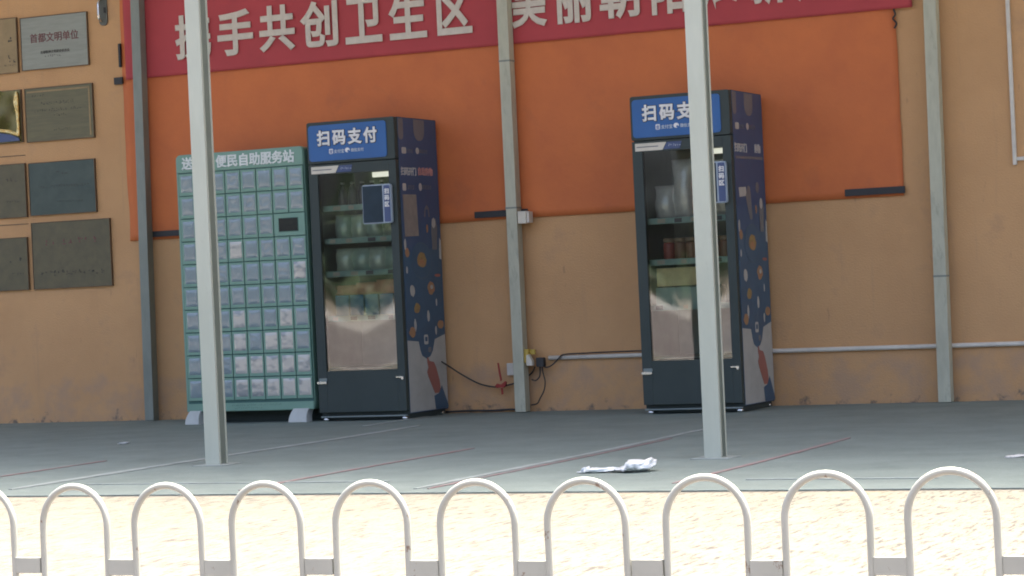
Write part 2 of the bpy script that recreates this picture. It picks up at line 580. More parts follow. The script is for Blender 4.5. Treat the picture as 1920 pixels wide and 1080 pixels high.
# canopy that shades the paved floor (above the frame)
cano = bpy.data.objects.new('canopy_roof', None)
COL.objects.link(cano)
cano.location = (-6, -2.2, 5.0)
cano['kind'] = 'structure'
prism('roof_sheet', [(2.197, 0.16), (2.197, 0.21), (-2.22, 0.05), (-2.22, 0.0)], 'x', -9.0, 10.5, 'roof', cano)
for k in range(7):
    xx = -8.5 + k * 2.9
    prism('rafter', [(2.19, 0.05), (2.19, 0.155), (-2.15, -0.01), (-2.15, -0.115)], 'x', xx - 0.03, xx + 0.03, 'post_galv', cano)

# trees across the road, seen only as reflections
rnd = random.Random(5)
verts, faces = [], []
crowns = []
for k in range(15):
    crowns.append((-96 + k * 9.6 + rnd.uniform(-1.5, 1.5), -50 + rnd.uniform(-2.0, 1.5), rnd.uniform(3.4, 5.6), rnd.uniform(2.6, 4.2), rnd.uniform(2.6, 4.4)))
for (cx, cy, cz, rr, rz) in crowns:
    for j in range(620):
        d = Vector((rnd.gauss(0, 1), rnd.gauss(0, 1), rnd.gauss(0, 1))).normalized() * (rnd.random() ** 0.45)
        q = Vector((cx + d.x * rr, cy + d.y * rr, cz + d.z * rz))
        a = Vector((rnd.uniform(-1, 1), rnd.uniform(-1, 1), rnd.uniform(-1, 1))).normalized()
        b = a.cross(Vector((rnd.uniform(-1, 1), rnd.uniform(-1, 1), rnd.uniform(-1, 1)))).normalized()
        s = rnd.uniform(0.18, 0.42)
        i0 = len(verts)
        verts += [q + a * s, q + b * s * 0.6, q - a * s, q - b * s * 0.6]
        faces.append((i0, i0 + 1, i0 + 2, i0 + 3))
    for k in range(6):
        t0 = 2 * math.pi * k / 6
        t1 = 2 * math.pi * (k + 1) / 6
        i0 = len(verts)
        verts += [Vector((cx + 0.2 * math.cos(t0), cy + 0.2 * math.sin(t0), 0)), Vector((cx + 0.2 * math.cos(t1), cy + 0.2 * math.sin(t1), 0)),
                  Vector((cx + 0.1 * math.cos(t1), cy + 0.1 * math.sin(t1), cz)), Vector((cx + 0.1 * math.cos(t0), cy + 0.1 * math.sin(t0), cz))]
        faces.append((i0, i0 + 1, i0 + 2, i0 + 3))
for j in range(5200):        # low hedge in front of them
    q = Vector((rnd.uniform(-100, 45), -47.9 + rnd.uniform(-0.6, 0.6), 0.05 + 1.1 * rnd.random() ** 0.7))
    a = Vector((rnd.uniform(-1, 1), rnd.uniform(-1, 1), rnd.uniform(-1, 1))).normalized()
    b = a.cross(Vector((rnd.uniform(-1, 1), rnd.uniform(-1, 1), rnd.uniform(-1, 1)))).normalized()
    i0 = len(verts)
    verts += [q + a * 0.3, q + b * 0.2, q - a * 0.3, q - b * 0.2]
    faces.append((i0, i0 + 1, i0 + 2, i0 + 3))
me = bpy.data.meshes.new('tree_belt')
me.from_pydata([tuple(v) for v in verts], [], faces)
belt = link('tree_belt', me, 'leaf')
tag(belt, 'green belt of trees and hedge across the road', 'trees', kind='stuff')


# ------------------------------------------------------------------ orange sheet, banner
def orange_y(x, z):
    n = noise.noise(Vector((x * 1.5, z * 1.3, 3.1))) * 0.008
    return -0.012 - abs(n)


def orange_pt(x, z):
    xx, zz = x, z
    if x > -4.2:
        xx = x + 0.010 * noise.noise(Vector((z * 4.0, 1.0, 0))) - 0.006
    if x < -9.7:
        xx = x + 0.010 * noise.noise(Vector((z * 3.0, 5.0, 0)))
    if z < 1.35:
        zz = z + 0.010 * noise.noise(Vector((x * 1.3, 9.0, 0)))
    return (xx, orange_y(x, z), zz)


me = grid_mesh('orange_sheet', -9.838, -4.072, 1.302, 3.25, 120, 40, orange_pt)
osheet = link('orange_backing_sheet', me, 'orange')
sm = osheet.modifiers.new('thick', 'SOLIDIFY')
sm.thickness = 0.005
sm.offset = -1
tag(osheet, 'large orange backing sheet fixed to the wall under the red banner', 'panel')
BARS = [(-7.055, -6.662, 1.318, 1.362, 'black fixing strip on the orange sheet crossing behind the middle wall post'),
        (-4.455, -4.066, 1.316, 1.360, 'black fixing strip at the lower right corner of the orange sheet'),
        (-9.640, -9.10, 1.322, 1.364, 'black fixing strip on the orange sheet reaching behind the green locker')]
for x0, x1, z0, z1, lb in BARS:
    b = box('fixing_strip', (x0, x1, -0.034, -0.018, z0, z1), 'black_bar', bevel=0.003)
    tag(b, lb, 'strip', 'black fixing strips on the orange sheet')
b = box('fixing_clip', (-9.905, -9.835, -0.03, -0.002, 2.445, 2.497), 'black_bar', bevel=0.003)
tag(b, 'short dark clip at the left edge of the orange sheet beside the post', 'clip')
b = box('fixing_clip', (-9.858, -9.840, -0.03, -0.002, 2.57, 2.74), 'black_bar', bevel=0.003)
tag(b, 'narrow upright dark clip at the left end of the red banner', 'clip')
b = tube('edge_shade', smooth_path([(-4.085, -0.03, 2.47), (-4.075, -0.035, 2.435), (-4.09, -0.035, 2.41), (-4.07, -0.03, 2.38), (-4.085, -0.03, 2.35)]), 0.006, 'black_rubber')  # dark strand painting in the shadow gap at the sheet edge
tag(b, 'small dark strand of painted shade at the upper right edge of the orange sheet', 'shade')

ban = thing('banner', (-6.9, -0.03, 2.472), 'red cloth banner with large pale characters hung across the wall', 'banner')


def ban_y(x, z):
    return 0.006 * noise.noise(Vector((x * 2.2, z * 1.1, 0.7))) + 0.003 * noise.noise(Vector((x * 7, z * 3.0, 4.7)))


me = grid_mesh('cloth', -2.90, 2.935, 0.0, 0.72, 220, 30, ban_y)
cl = link('cloth', me, 'banner', ban)
s = cl.modifiers.new('thick', 'SOLIDIFY')
s.thickness = 0.002
s.offset = -1
CH = [('携', -9.359, -9.061), ('手', -9.006, -8.713), ('共', -8.664, -8.376), ('创', -8.331, -8.031), ('卫', -7.975, -7.688),
      ('生', -7.634, -7.343), ('区', -7.265, -7.0), ('美', -6.709, -6.447), ('丽', -6.388, -6.116), ('朝', -6.065, -5.782),
      ('阳', -5.698, -5.446), ('展', -5.341, -5.094), ('新', -5.032, -4.775), ('颜', -4.715, -4.458)]
for ch, x0, x1 in CH:
    me = text_mesh(ch, 1.0, 0.030, depth=0.004).copy()
    xs = [v.co.x for v in me.vertices]
    ys = [v.co.y for v in me.vertices]
    sx = (x1 - x0) / (max(xs) - min(xs))
    sz = 0.325 / (max(ys) - min(ys))
    o = link('letter', me, 'banner_letter', cl)
    o.scale = (sx, sz, 0.12)
    o.rotation_euler = (math.pi / 2, 0, 0)
    o.location = (x0 - min(xs) * sx + 6.9, -0.0135, 2.572 - 2.472 - min(ys) * sz)

# ------------------------------------------------------------------ plaques
PLQ = [
    (-11.05, -10.747, 2.602, 3.012, 'plaque_warm', 'warm brass plaque in the top row, cut by the left edge of the photo', 'a'),
    (-10.713, -10.122, 2.609, 3.000, 'plaque_silver', 'silver grey plaque with red characters, top right of the group', 'b'),
    (-11.05, -10.737, 2.082, 2.476, 'plaque_mirror', 'shiny polished gold plaque in the second row at the left edge', 'c'),
    (-10.701, -10.103, 2.077, 2.475, 'plaque_brass', 'olive brass framed plaque right of the shiny gold plaque', 'd'),
    (-11.05, -10.729, 1.528, 1.928, 'plaque_dark', 'dull olive plaque in the third row at the left edge', 'e'),
    (-10.698, -10.113, 1.532, 1.923, 'plaque_teal', 'dark blue green plaque in the third row', 'f'),
    (-11.05, -10.740, 0.988, 1.380, 'plaque_dark', 'dark plaque in the bottom row at the left edge', 'g'),
    (-10.697, -10.005, 0.987, 1.481, 'plaque_dark', 'largest dark bronze plaque, bottom right of the group', 'h')]


def marks(parent, x0, x1, z, h, n, m, seed, y=-0.0215):
    """illegible engraved line: short uneven dashes joined into one print"""
    r = random.Random(seed)
    lst = []
    w = (x1 - x0) / n
    for i in range(n):
        cx = x0 + (i + 0.5) * w
        for k in range(3):
            if r.random() < 0.75:
                a = cx + r.uniform(-0.4, 0.1) * w
                zz = z + r.uniform(-0.4, 0.35) * h
                if r.random() < 0.5:
                    lst.append((a, a + r.uniform(0.2, 0.5) * w, y, y + 0.001, zz, zz + 0.14 * h))
                else:
                    lst.append((a, a + 0.14 * w, y, y + 0.001, zz, zz + r.uniform(0.2, 0.5) * h))
    link('engraved_line', boxes_mesh('engraved_line', lst), m, parent)['kind'] = 'stuff'


for x0, x1, z0, z1, m, lb, kd in PLQ:
    cx = (x0 + x1) / 2
    t = thing('plaque', (cx, 0, z0), lb, 'plaque', 'plaques on the wall')
    hw = (x1 - x0) / 2
    h = z1 - z0
    if kd == 'c':
        me = grid_mesh('plate', -hw + 0.006, hw - 0.006, 0.006, h - 0.006, 24, 30,
                       lambda x, z: -0.021 - 0.012 * (1 - abs(x / hw) ** 6) - 0.0022 * noise.noise(Vector((x * 9, z * 7, 2.0))))
        link('plate', me, m, t)
        link('edge', boxes_mesh('edge', [(-hw, hw, -0.018, -0.002, 0, h)], 0.002), 'frame_brown', t)
        prism('glint_strip', [(0.112, 0.34), (0.122, 0.375), (0.138, 0.382), (0.146, 0.36), (0.148, 0.08), (0.140, 0.045), (0.06, 0.075), (-0.05, 0.095), (-0.05, 0.115),
                            (0.06, 0.098), (0.118, 0.075), (0.128, 0.12), (0.122, 0.22), (0.104, 0.30)], 'y', -0.047, -0.034, 'gold', t, 0.004)  # painted highlight: gold strip stands in for the glint of sunlit ground
        prism('dark_field', [(-0.05, 0.012), (0.145, 0.012), (0.135, 0.036), (0.06, 0.064), (-0.05, 0.085)], 'y', -0.042, -0.034, 'label_blue', t, 0.002)
    else:
        link('plate', boxes_mesh('plate', [(-hw + 0.004, hw - 0.004, -0.020, -0.004, 0.004, h - 0.004)], 0.0015), m, t)
        fr = [(-hw, hw, -0.0235, -0.002, 0, 0.0038), (-hw, hw, -0.0235, -0.002, h - 0.0038, h),
              (-hw, -hw + 0.0038, -0.0235, -0.002, 0.0038, h - 0.0038), (hw - 0.0038, hw, -0.0235, -0.002, 0.0038, h - 0.0038)]
        link('edge', boxes_mesh('edge', fr), 'frame_brown', t)
    if kd == 'b':
        front_text('首都文明单位', -0.215, -0.0208, 0.205, 0.072, 'etch_red', t, bold=0.012)
        front_text('首都精神文明建设委员会', -0.125, -0.0208, 0.115, 0.0235, 'etch', t, bold=0.01)
        marks(t, -0.09, 0.06, 0.09, 0.018, 7, 'etch', 3)
    if kd == 'd':
        link('inner_frame', boxes_mesh('inner_frame', [(hw - 0.035, hw - 0.022, -0.0225, -0.0201, 0.02, h - 0.02),
                                                       (-hw + 0.02, hw - 0.036, -0.0225, -0.0201, h - 0.034, h - 0.022)]), 'plaque_warm', t)
        marks(t, -0.16, 0.14, 0.275, 0.022, 14, 'etch', 5)
        marks(t, -0.22, 0.20, 0.225, 0.022, 20, 'etch', 6)
        marks(t, -0.05, 0.07, 0.185, 0.020, 6, 'etch', 7)
        marks(t, -0.06, 0.10, 0.08, 0.018, 8, 'etch', 8)
        marks(t, -0.24, -0.12, 0.34, 0.022, 5, 'etch', 9)
    if kd == 'a':
        marks(t, 0.06, 0.13, 0.10, 0.06, 2, 'etch', 12)
        marks(t, 0.06, 0.13, 0.245, 0.06, 1, 'etch', 13)
        marks(t, 0.02, 0.13, 0.06, 0.015, 6, 'etch', 14)
    if kd == 'f':
        marks(t, -0.08, 0.06, 0.30, 0.045, 2, 'etch', 20)
        marks(t, -0.22, 0.24, 0.205, 0.022, 20, 'etch', 21)
        marks(t, -0.05, 0.18, 0.09, 0.018, 12, 'etch', 22)
    if kd == 'e':
        marks(t, -0.02, 0.12, 0.28, 0.03, 4, 'etch', 24)
        marks(t, -0.02, 0.10, 0.12, 0.02, 5, 'etch', 25)
    if kd == 'g':
        marks(t, -0.02, 0.12, 0.22, 0.05, 2, 'etch', 26)
        marks(t, 0.0, 0.12, 0.12, 0.02, 5, 'etch', 27)
    if kd == 'h':
        marks(t, -0.24, 0.25, 0.34, 0.05, 7, 'etch_red', 30)
        marks(t, -0.28, 0.28, 0.11, 0.036, 15, 'etch', 31)
# faint outlines where older plaques hung
for x0, x1, z in ((-11.05, -10.735, 1.985), (-11.05, -10.735, 1.475)):
    b = box('old_mark', (x0, x1, -0.004, 0.001, z, z + 0.006), 'frame_brown')
    tag(b, 'thin brown line on the wall above the %s left edge plaque' % ('third row' if z > 1.7 else 'bottom row'), 'line', 'thin lines left on the wall')

t = thing('wall_bracket', (-9.985, 0, 2.885), 'small dark metal bracket high on the wall right of the plaques', 'bracket')
prism('plate', rounded(-0.035, 0.035, 0.0, 0.22, 0.03), 'y', -0.012, -0.001, 'hook', t)
tube('handle', smooth_path([(-0.012, -0.012, 0.19), (-0.012, -0.045, 0.17), (-0.012, -0.05, 0.1), (-0.012, -0.045, 0.05), (-0.012, -0.012, 0.03)]), 0.009, 'chrome', t)
box('bolt', (0.012, 0.024, -0.02, -0.012, 0.09, 0.13), 'black_bar', t)


# ------------------------------------------------------------------ posts
def post(name, x0, yf, w, h, m, label, group, lean=0.0, base=False, pale_base=False):
    t = thing(name, (x0 + w / 2, yf + w / 2, 0), label, 'post', group)
    if base:      # lipped channel, open towards the right
        a = w / 2
        link('shaft', prism_mesh('shaft', [(-a, -a), (a, -a), (a, -a + 0.016), (a - 0.003, -a + 0.016), (a - 0.003, -a + 0.003), (-a + 0.003, -a + 0.003),
                                           (-a + 0.003, a - 0.003), (a - 0.003, a - 0.003), (a - 0.003, a - 0.016), (a, a - 0.016), (a, a), (-a, a)], 'z', 0.004, h), m, t)
    else:
        link('shaft', boxes_mesh('shaft', [(-w / 2, w / 2, -w / 2, w / 2, 0.004, h)], 0.004), m, t)
    if base:
        link('base_plate', boxes_mesh('base_plate', [(-w * 1.15, w * 1.15, -w * 1.1, w * 1.1, 0.0005, 0.0035)]), 'floor_pale', t)
    t.rotation_euler = (0, lean, 0)
    return t


p1 = post('wall_post', -9.713, -0.12, 0.074, 4.95, 'post_dark', 'grey steel post with painted shade against the wall beside the plaques', 'steel posts against the wall', 0.0125)
p2 = post('wall_post', -6.779, -0.12, 0.078, 4.95, 'post_galv', 'galvanised post against the wall between the two fridges', 'steel posts against the wall')
p3 = post('wall_post', -3.892, -0.12, 0.080, 4.95, 'post_galv', 'galvanised post against the wall right of the orange sheet', 'steel posts against the wall', 0.008)
post('front_post', -6.606, -4.30, 0.083, 4.87, 'post_pale', 'pale steel post standing in front of the green locker', 'pale posts at the front of the paving', 0.0, True)
post('front_post', -3.904, -4.30, 0.083, 4.87, 'post_pale', 'pale steel post standing in front of the right fridge', 'pale posts at the front of the paving', 0.0015, True)
for par, z in ((p2, 1.365), (p2, 2.35), (p3, 0.78)):
    link('joint_band', boxes_mesh('joint_band', [(-0.0412, 0.0412, -0.0412, 0.0412, z, z + 0.012)]), 'post_dark', par)

# ------------------------------------------------------------------ wiring on the wall
c = tube('conduit', [(-6.56, -0.016, 0.356), (-5.6, -0.016, 0.355), (-4.9, -0.016, 0.352), (-3.99, -0.016, 0.350), (-2.4, -0.016, 0.346)], 0.015, 'white_pvc')
tag(c, 'white plastic conduit running low along the wall behind the right fridge', 'conduit')
t = thing('conduit_bend', (-3.37, 0, 1.478), 'white conduit bend on the wall at the right edge of the photo', 'conduit')
box('upright', (-0.012, 0.012, -0.024, -0.001, -0.03, 1.6), 'white_pvc', t, 0.004)
box('crosspiece', (0.0125, 0.9, -0.022, -0.001, -0.005, 0.018), 'white_pvc', t, 0.004)

t = thing('junction_box', (-6.648, -0.075, 1.262), 'small cream box on the middle post below the orange sheet', 'box')
box('body', (-0.042, 0.018, -0.055, 0.02, 0, 0.082), 'cream', t, 0.004)
box('lid', (0.0185, 0.036, -0.045, 0.02, 0.004, 0.078), 'white_pvc', t, 0.003)

t = thing('yellow_socket', (-6.668, -0.06, 0.33), 'yellow socket box beside the middle post near the floor', 'socket')
box('box', (-0.055, 0.0, -0.045, 0.0, 0.0, 0.092), 'yellow', t, 0.004)
box('flange', (0.001, 0.035, -0.02, 0.0, 0.055, 0.088), 'yellow', t, 0.003)
t = thing('white_plug', (-6.652, -0.10, 0.312), 'white plug hanging from the yellow socket', 'plug')
prism('body', [(-0.03, 0.0), (0.015, 0.0), (0.012, 0.03), (-0.012, 0.075), (-0.028, 0.07)], 'y', -0.02, 0.02, 'cream', t, 0.003)
t = thing('black_plug', (-6.598, -0.06, 0.30), 'black plug block under the end of the white conduit', 'plug')
prism('body', rounded(-0.03, 0.025, 0.0, 0.062, 0.008), 'y', -0.02, 0.02, 'black_rubber', t, 0.002)
tube('cable_tail', smooth_path([(-0.01, 0, 0.0), (-0.015, 0, -0.06), (-0.045, 0, -0.09), (-0.08, 0.01, -0.085)]), 0.005, 'black_rubber', t)
t = box('wall_switch', (-6.868, -6.815, -0.03, -0.001, 0.248, 0.33), 'white_pvc', bevel=0.005)
tag(t, 'white switch box left of the middle post near the floor', 'switch')
c = tube('power_cable', smooth_path([(-7.27, -0.2, 0.36), (-7.262, -0.09, 0.318), (-7.185, -0.05, 0.257), (-7.068, -0.04, 0.196), (-6.949, -0.04, 0.172), (-6.85, -0.04, 0.185), (-6.80, -0.03, 0.20), (-6.70, -0.02, 0.25), (-6.65, -0.05, 0.30)]), 0.0052, 'black_rubber')
tag(c, 'black cable sagging from the left fridge to the middle post', 'cable')
c = tube('power_cable', smooth_path([(-6.60, -0.06, 0.33), (-6.575, -0.06, 0.30), (-6.549, -0.06, 0.297), (-6.515, -0.05, 0.315), (-6.48, -0.04, 0.35), (-6.44, -0.036, 0.376), (-6.30, -0.034, 0.38), (-6.10, -0.034, 0.383), (-5.75, -0.034, 0.383), (-5.60, -0.034, 0.38)]), 0.0048, 'black_rubber')
tag(c, 'black cable laid along the white conduit to the right fridge', 'cable')
c = tube('power_cable', smooth_path([(-6.595, -0.06, 0.31), (-6.588, -0.06, 0.26), (-6.578, -0.055, 0.20), (-6.592, -0.05, 0.14), (-6.622, -0.05, 0.09), (-6.645, -0.05, 0.055), (-6.69, -0.05, 0.045)]), 0.0045, 'black_rubber')
tag(c, 'black cable dropping from the plug to the foot of the middle post', 'cable')
c = tube('power_cable', smooth_path([(-7.33, -0.05, 0.012), (-7.15, -0.04, 0.016), (-6.98, -0.03, 0.013), (-6.86, -0.03, 0.018), (-6.79, -0.02, 0.012)]), 0.007, 'black_rubber')
tag(c, 'dark cable lying on the floor along the foot of the wall', 'cable')

t = thing('red_ribbon', (-6.90, -0.055, 0.12), 'red ribbon tied round the sagging cable', 'ribbon')
prism('streamer', [(-0.022, 0.215), (-0.012, 0.215), (-0.003, 0.15), (0.006, 0.10), (-0.004, 0.09), (-0.014, 0.14)], 'y', -0.006, 0.0, 'red_cloth', t)
prism('knot', [(-0.045, 0.06), (-0.03, 0.075), (0.0, 0.068), (0.03, 0.09), (0.04, 0.085), (0.032, 0.06), (0.018, 0.048), (-0.01, 0.05), (-0.03, 0.045)], 'y', -0.012, 0.006, 'red_cloth', t)
prism('tail', [(-0.006, 0.045), (0.008, 0.045), (0.011, 0.005), (-0.002, 0.0)], 'y', -0.004, 0.001, 'red_cloth', t)


# ------------------------------------------------------------------ green locker
LX, LY = -8.51, -0.40
lk = thing('parcel_locker', (LX, LY, 0), 'green self service locker with eight columns of small doors', 'locker')
FY = -0.25     # local y of the carcass front
prism('carcass', rounded(-0.507, 0.503, 0.082, 1.853, 0.035, 5, (1, 1, 1, 1)), 'y', FY, 0.25, 'locker', lk, 0.004)
prism('recess', [(-0.489, 0.140), (0.4985, 0.140), (0.4985, 1.728), (-0.489, 1.728)], 'y', FY - 0.0015, FY + 0.01, 'locker_dark', lk)
prism('header', rounded(-0.500, 0.4985, 1.729, 1.849, 0.03, 5, (0, 0, 1, 1)), 'y', FY - 0.010, FY - 0.001, 'locker', lk, 0.002)
prism('footer', rounded(-0.500, 0.4985, 0.086, 0.139, 0.004, 2), 'y', FY - 0.010, FY - 0.001, 'locker', lk, 0.002)
front_text('便民自助服务站', -0.180, FY - 0.0112, 1.757, 0.0870, 'locker_text', lk, bold=0.034, sx=1.01)
front_text('送', -0.452, FY - 0.0112, 1.757, 0.0870, 'locker_text', lk, bold=0.034)
marks(lk, -0.14, 0.25, 0.122, 0.012, 26, 'locker_dark', 41, FY - 0.0115)
marks(lk, -0.12, 0.10, 0.103, 0.010, 14, 'locker_dark', 42, FY - 0.0115)
CW, RH = 0.1226, 0.1566
CX0, ZT = -0.4845, 1.7235
door_me = boxes_mesh('door', [(0.0035, CW - 0.0035, -0.009, 0.0, -RH + 0.0035, -0.0035)], 0.0022)
film_rim_me = None


def film_mesh(seed):
    rr = random.Random(seed)
    ox, oz = rr.uniform(0, 50), rr.uniform(0, 50)
    amp = rr.uniform(0.0001, 0.0009)
    tx, tz = rr.uniform(-0.0012, 0.0006), rr.uniform(-0.0012, 0.0016)
    crease = rr.choice((0, 0, 0.0006, 0.0012, 0.002))
    x0, x1, z0, z1 = 0.019, 0.110, -0.132, -0.018
    def fy(x, z):
        u = (x - x0) / (x1 - x0) * 2 - 1
        v = (z - z0) / (z1 - z0) * 2 - 1
        env = max(0.0, (1 - abs(u) ** 6.0)) * max(0.0, (1 - abs(v) ** 6.0))
        w = noise.noise(Vector((x * 26 + ox, z * 30 + oz, seed * 1.7)))
        w2 = noise.noise(Vector((x * 60 + z * 30 + ox, z * 50 - x * 20 + oz, seed * 0.7)))
        rg_ = 1 - abs(noise.noise(Vector((x * 17 + oz, z * 22 + x * 8 * math.sin(seed) + ox, seed * 2.3)))) * 3.2
        return -0.0098 - env * (0.0042 + tx * u + tz * v + amp * w + 0.35 * amp * w2 + crease * max(0.0, rg_))
    return grid_mesh('window_film', x0, x1, z0, z1, 14, 18, fy)


films = [film_mesh(s) for s in range(26)]
film_a = films
rr = random.Random(77)
for r in range(10):
    for cidx in range(8):
        if r == 2 and cidx >= 6:
            continue
        d = link('door', door_me, 'locker', lk, loc=(CX0 + cidx * CW, FY - 0.002, ZT - r * RH))
        fme = rr.choice(films)
        pale = rr.random() < (0.06, 0.06, 0.10, 0.30, 0.25, 0.15, 0.12, 0.5, 0.85, 1.0)[r] and cidx > 2  # more painted ground reflection towards the lower rows
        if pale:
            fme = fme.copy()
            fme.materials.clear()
        link('window_film', fme, 'film_reflection' if pale else 'film', d)
d = link('screen_door', boxes_mesh('screen_door', [(0.0035, 2 * CW - 0.0035, -0.009, 0.0, -RH + 0.0035, -0.0035)], 0.0022), 'locker', lk,
         loc=(CX0 + 6 * CW, FY - 0.002, ZT - 2 * RH))
box('screen_bezel', (0.040, 0.192, -0.012, -0.0092, -0.126, -0.032), 'locker_dark', d, 0.001)
box('screen', (0.044, 0.188, -0.0135, -0.0121, -0.122, -0.036), 'black_screen', d)
box('under_shade', (-0.44, 0.47, -0.06, 0.2, 0.0005, 0.0815), 'fridge_black', lk)  # dark block added to paint in the shade under the locker
for (x0, x1) in ((-0.517, -0.385), (0.300, 0.462)):
    pts = [(x0, 0.0), (x1 - 0.022, 0.0)]
    for k in range(7):
        a = math.radians(90 * k / 6)
        pts.append((x1 - 0.022 + 0.03 * (1 - math.cos(a)), 0.092 * math.sin(a)))
    for k in range(8):
        a = math.radians(90 - 90 * k / 7)
        pts.append((x0 + 0.045 * (1 - math.sin(math.radians(90 * k / 7))) * 0 + 0.045 * math.sin(a) ** 1.3, 0.092 * math.cos(math.radians(90 * k / 7)) ** 0.7 if k < 7 else 0.004))
    prism('foot', pts, 'y', FY - 0.02, FY + 0.06, 'grey_foot', lk, 0.002)
    box('rear_foot', (x0 + 0.03, x1 - 0.03, 0.15, 0.22, 0.0, 0.0825), 'grey_foot', lk, 0.004)


# ------------------------------------------------------------------ display fridges
W2, D2, HT = 0.33, 0.3075, 2.0
YC = -0.3675
SHELVES = {'left': (1.415, 1.195, 0.975, 0.675), 'right': (1.205, 0.945, 0.66)}


def decal(par, pts, m, x=None, name='print'):
    x = W2 if x is None else x
    return prism(name, pts, 'x', x, x + 0.0008, m, par)


def make_fridge(xc, label, side):
    f = thing('display_fridge', (xc, YC, 0), label, 'vending fridge', 'payment sign display fridges')
    F = -D2
    # shell: sides, back, top and bottom boxes round an open cavity
    link('shell', boxes_mesh('shell', [(-W2, -W2 + 0.04, F + 0.045, D2, 0.035, HT), (W2 - 0.04, W2, F + 0.045, D2, 0.035, HT),
                                       (-W2 + 0.04, W2 - 0.04, D2 - 0.04, D2, 0.035, HT), (-W2 + 0.04, W2 - 0.04, F + 0.045, D2 - 0.04, 1.70, HT),
                                       (-W2 + 0.04, W2 - 0.04, F + 0.045, D2 - 0.04, 0.035, 0.345)], 0.003), 'fridge_black', f)
    link('liner', boxes_mesh('liner', [(-W2 + 0.041, W2 - 0.041, D2 - 0.048, D2 - 0.041, 0.346, 1.699),
                                       (-W2 + 0.041, -W2 + 0.046, F + 0.05, D2 - 0.049, 0.346, 1.699),
                                       (W2 - 0.046, W2 - 0.041, F + 0.05, D2 - 0.049, 0.346, 1.699),
                                       (-W2 + 0.047, W2 - 0.047, F + 0.05, D2 - 0.049, 0.346, 0.354)]), 'fridge_liner', f)
    # header with lit-box style sign
    prism('header', rounded(-W2, W2, 1.722, HT, 0.012, 3), 'y', F, F + 0.044, 'fridge_black', f, 0.003)
    sg = prism('sign_panel', rounded(-0.315, 0.272, 1.738, 1.978, 0.022, 5, (1, 1, 1, 1)), 'y', F - 0.006, F - 0.0005, 'sign_blue', f, 0.002)
    yb = F - 0.0070
    xx = -0.246
    for ch in '扫码支付':
        for m, bo, dy, nm in (('sign_shadow', 0.085, 0.0045, 'letter_outline'), ('sign_white', 0.046, -0.0015, 'letter')):
            front_text(ch, xx, yb + dy, 1.850, 0.106, m, sg, bold=bo, sx=0.95, sz=1.0, name=nm)
        xx += 0.117
    prism('logo', rounded(-0.160, -0.130, 1.782, 1.816, 0.006, 3), 'y', F - 0.0076, F - 0.0062, 'sign_white', sg)
    front_text('支', -0.158, F - 0.0085, 1.787, 0.027, 'sign_blue', sg, bold=0.02)
    front_text('支付宝', -0.124, F - 0.0070, 1.787, 0.0275, 'locker_text', sg, sx=0.95)
    prism('logo', ellipse(-0.022, 1.801, 0.018, 0.016, 14), 'y', F - 0.0076, F - 0.0062, 'sign_white', sg)
    prism('logo', ellipse(-0.014, 1.794, 0.008, 0.007, 10), 'y', F - 0.0084, F - 0.0078, 'sign_blue', sg)
    front_text('微信支付', 0.004, F - 0.0070, 1.789, 0.0255, 'locker_text', sg, sx=0.95)
    # door: frame, glass, lower panel
    dr = link('door_frame', boxes_mesh('door_frame', [(-W2 + 0.002, -0.262, F + 0.002, F + 0.042, 0.06, 1.716), (0.272, W2 - 0.002, F + 0.002, F + 0.042, 0.06, 1.716),
                                                     (-0.2615, 0.2715, F + 0.002, F + 0.042, 1.648, 1.716), (-0.2615, 0.2715, F + 0.002, F + 0.042, 0.06, 0.336)], 0.002), 'fridge_black', f)
    sd_ = 3.3 if side == 'left' else 8.9

    def gy(x, z):
        u = (x - 0.005) / 0.267
        y = F + 0.012 - 0.0045 * (u * u) * (z - 0.95) - 0.0011 * (z - 0.95)
        hi = max(0.0, min(1.0, (z - 0.92) / 0.25))
        y += hi * 0.0011 * noise.noise(Vector((x * 4.2 + sd_, z * 3.6 + sd_, 2.2)))
        y += 0.00012 * noise.noise(Vector((x * 5 + sd_, z * 3.4, sd_))) + 0.00003 * noise.noise(Vector((x * 13, z * 11 + sd_, 1.0)))
        return y
    link('glass', grid_mesh('glass', -0.2615, 0.2715, 0.3365, 1.6475, 40, 90, gy), 'glass', dr)
    prism('label_plate', [(-0.306, 1.655), (-0.123, 1.655), (-0.096, 1.703), (-0.306, 1.703)], 'y', F - 0.002, F + 0.0015, 'cream', dr, 0.0008)
    prism('label_line', [(-0.295, 1.683), (-0.15, 1.683), (-0.15, 1.677), (-0.295, 1.677)], 'y', F - 0.0028, F - 0.0022, 'print_slate', dr)
    prism('label_plate', [(-0.118, 1.658), (-0.006, 1.658), (0.006, 1.702), (-0.090, 1.702)], 'y', F - 0.001, F + 0.0015, 'label_blue', dr)
    marks(dr, -0.085, 0.0, 1.680, 0.018, 6, 'locker_text', 60, F - 0.0018)
    # hinges, lock and feet
    prism('hinge', rounded(-0.330, -0.258, 0.252, 0.268, 0.006, 3), 'y', F - 0.012, F + 0.001, 'chrome', f, 0.001)
    prism('hinge', rounded(-0.318, -0.258, 0.2685, 0.290, 0.006, 3), 'y', F - 0.004, F + 0.001, 'shelf', f)
    prism('lock', [(0.262, 0.288), (0.318, 0.288), (0.318, 0.268), (0.304, 0.266), (0.300, 0.279), (0.262, 0.282)], 'y', F - 0.010, F + 0.001, 'chrome', f, 0.001)
    box('base_trim', (-W2 + 0.01, W2 - 0.008, F + 0.004, F + 0.03, 0.026, 0.0345), 'chrome' if False else 'shelf', f)
    fm = lathe_mesh('foot', [(0.012, 0.0), (0.02, 0.004), (0.022, 0.018), (0.012, 0.024), (0.012, 0.034)])
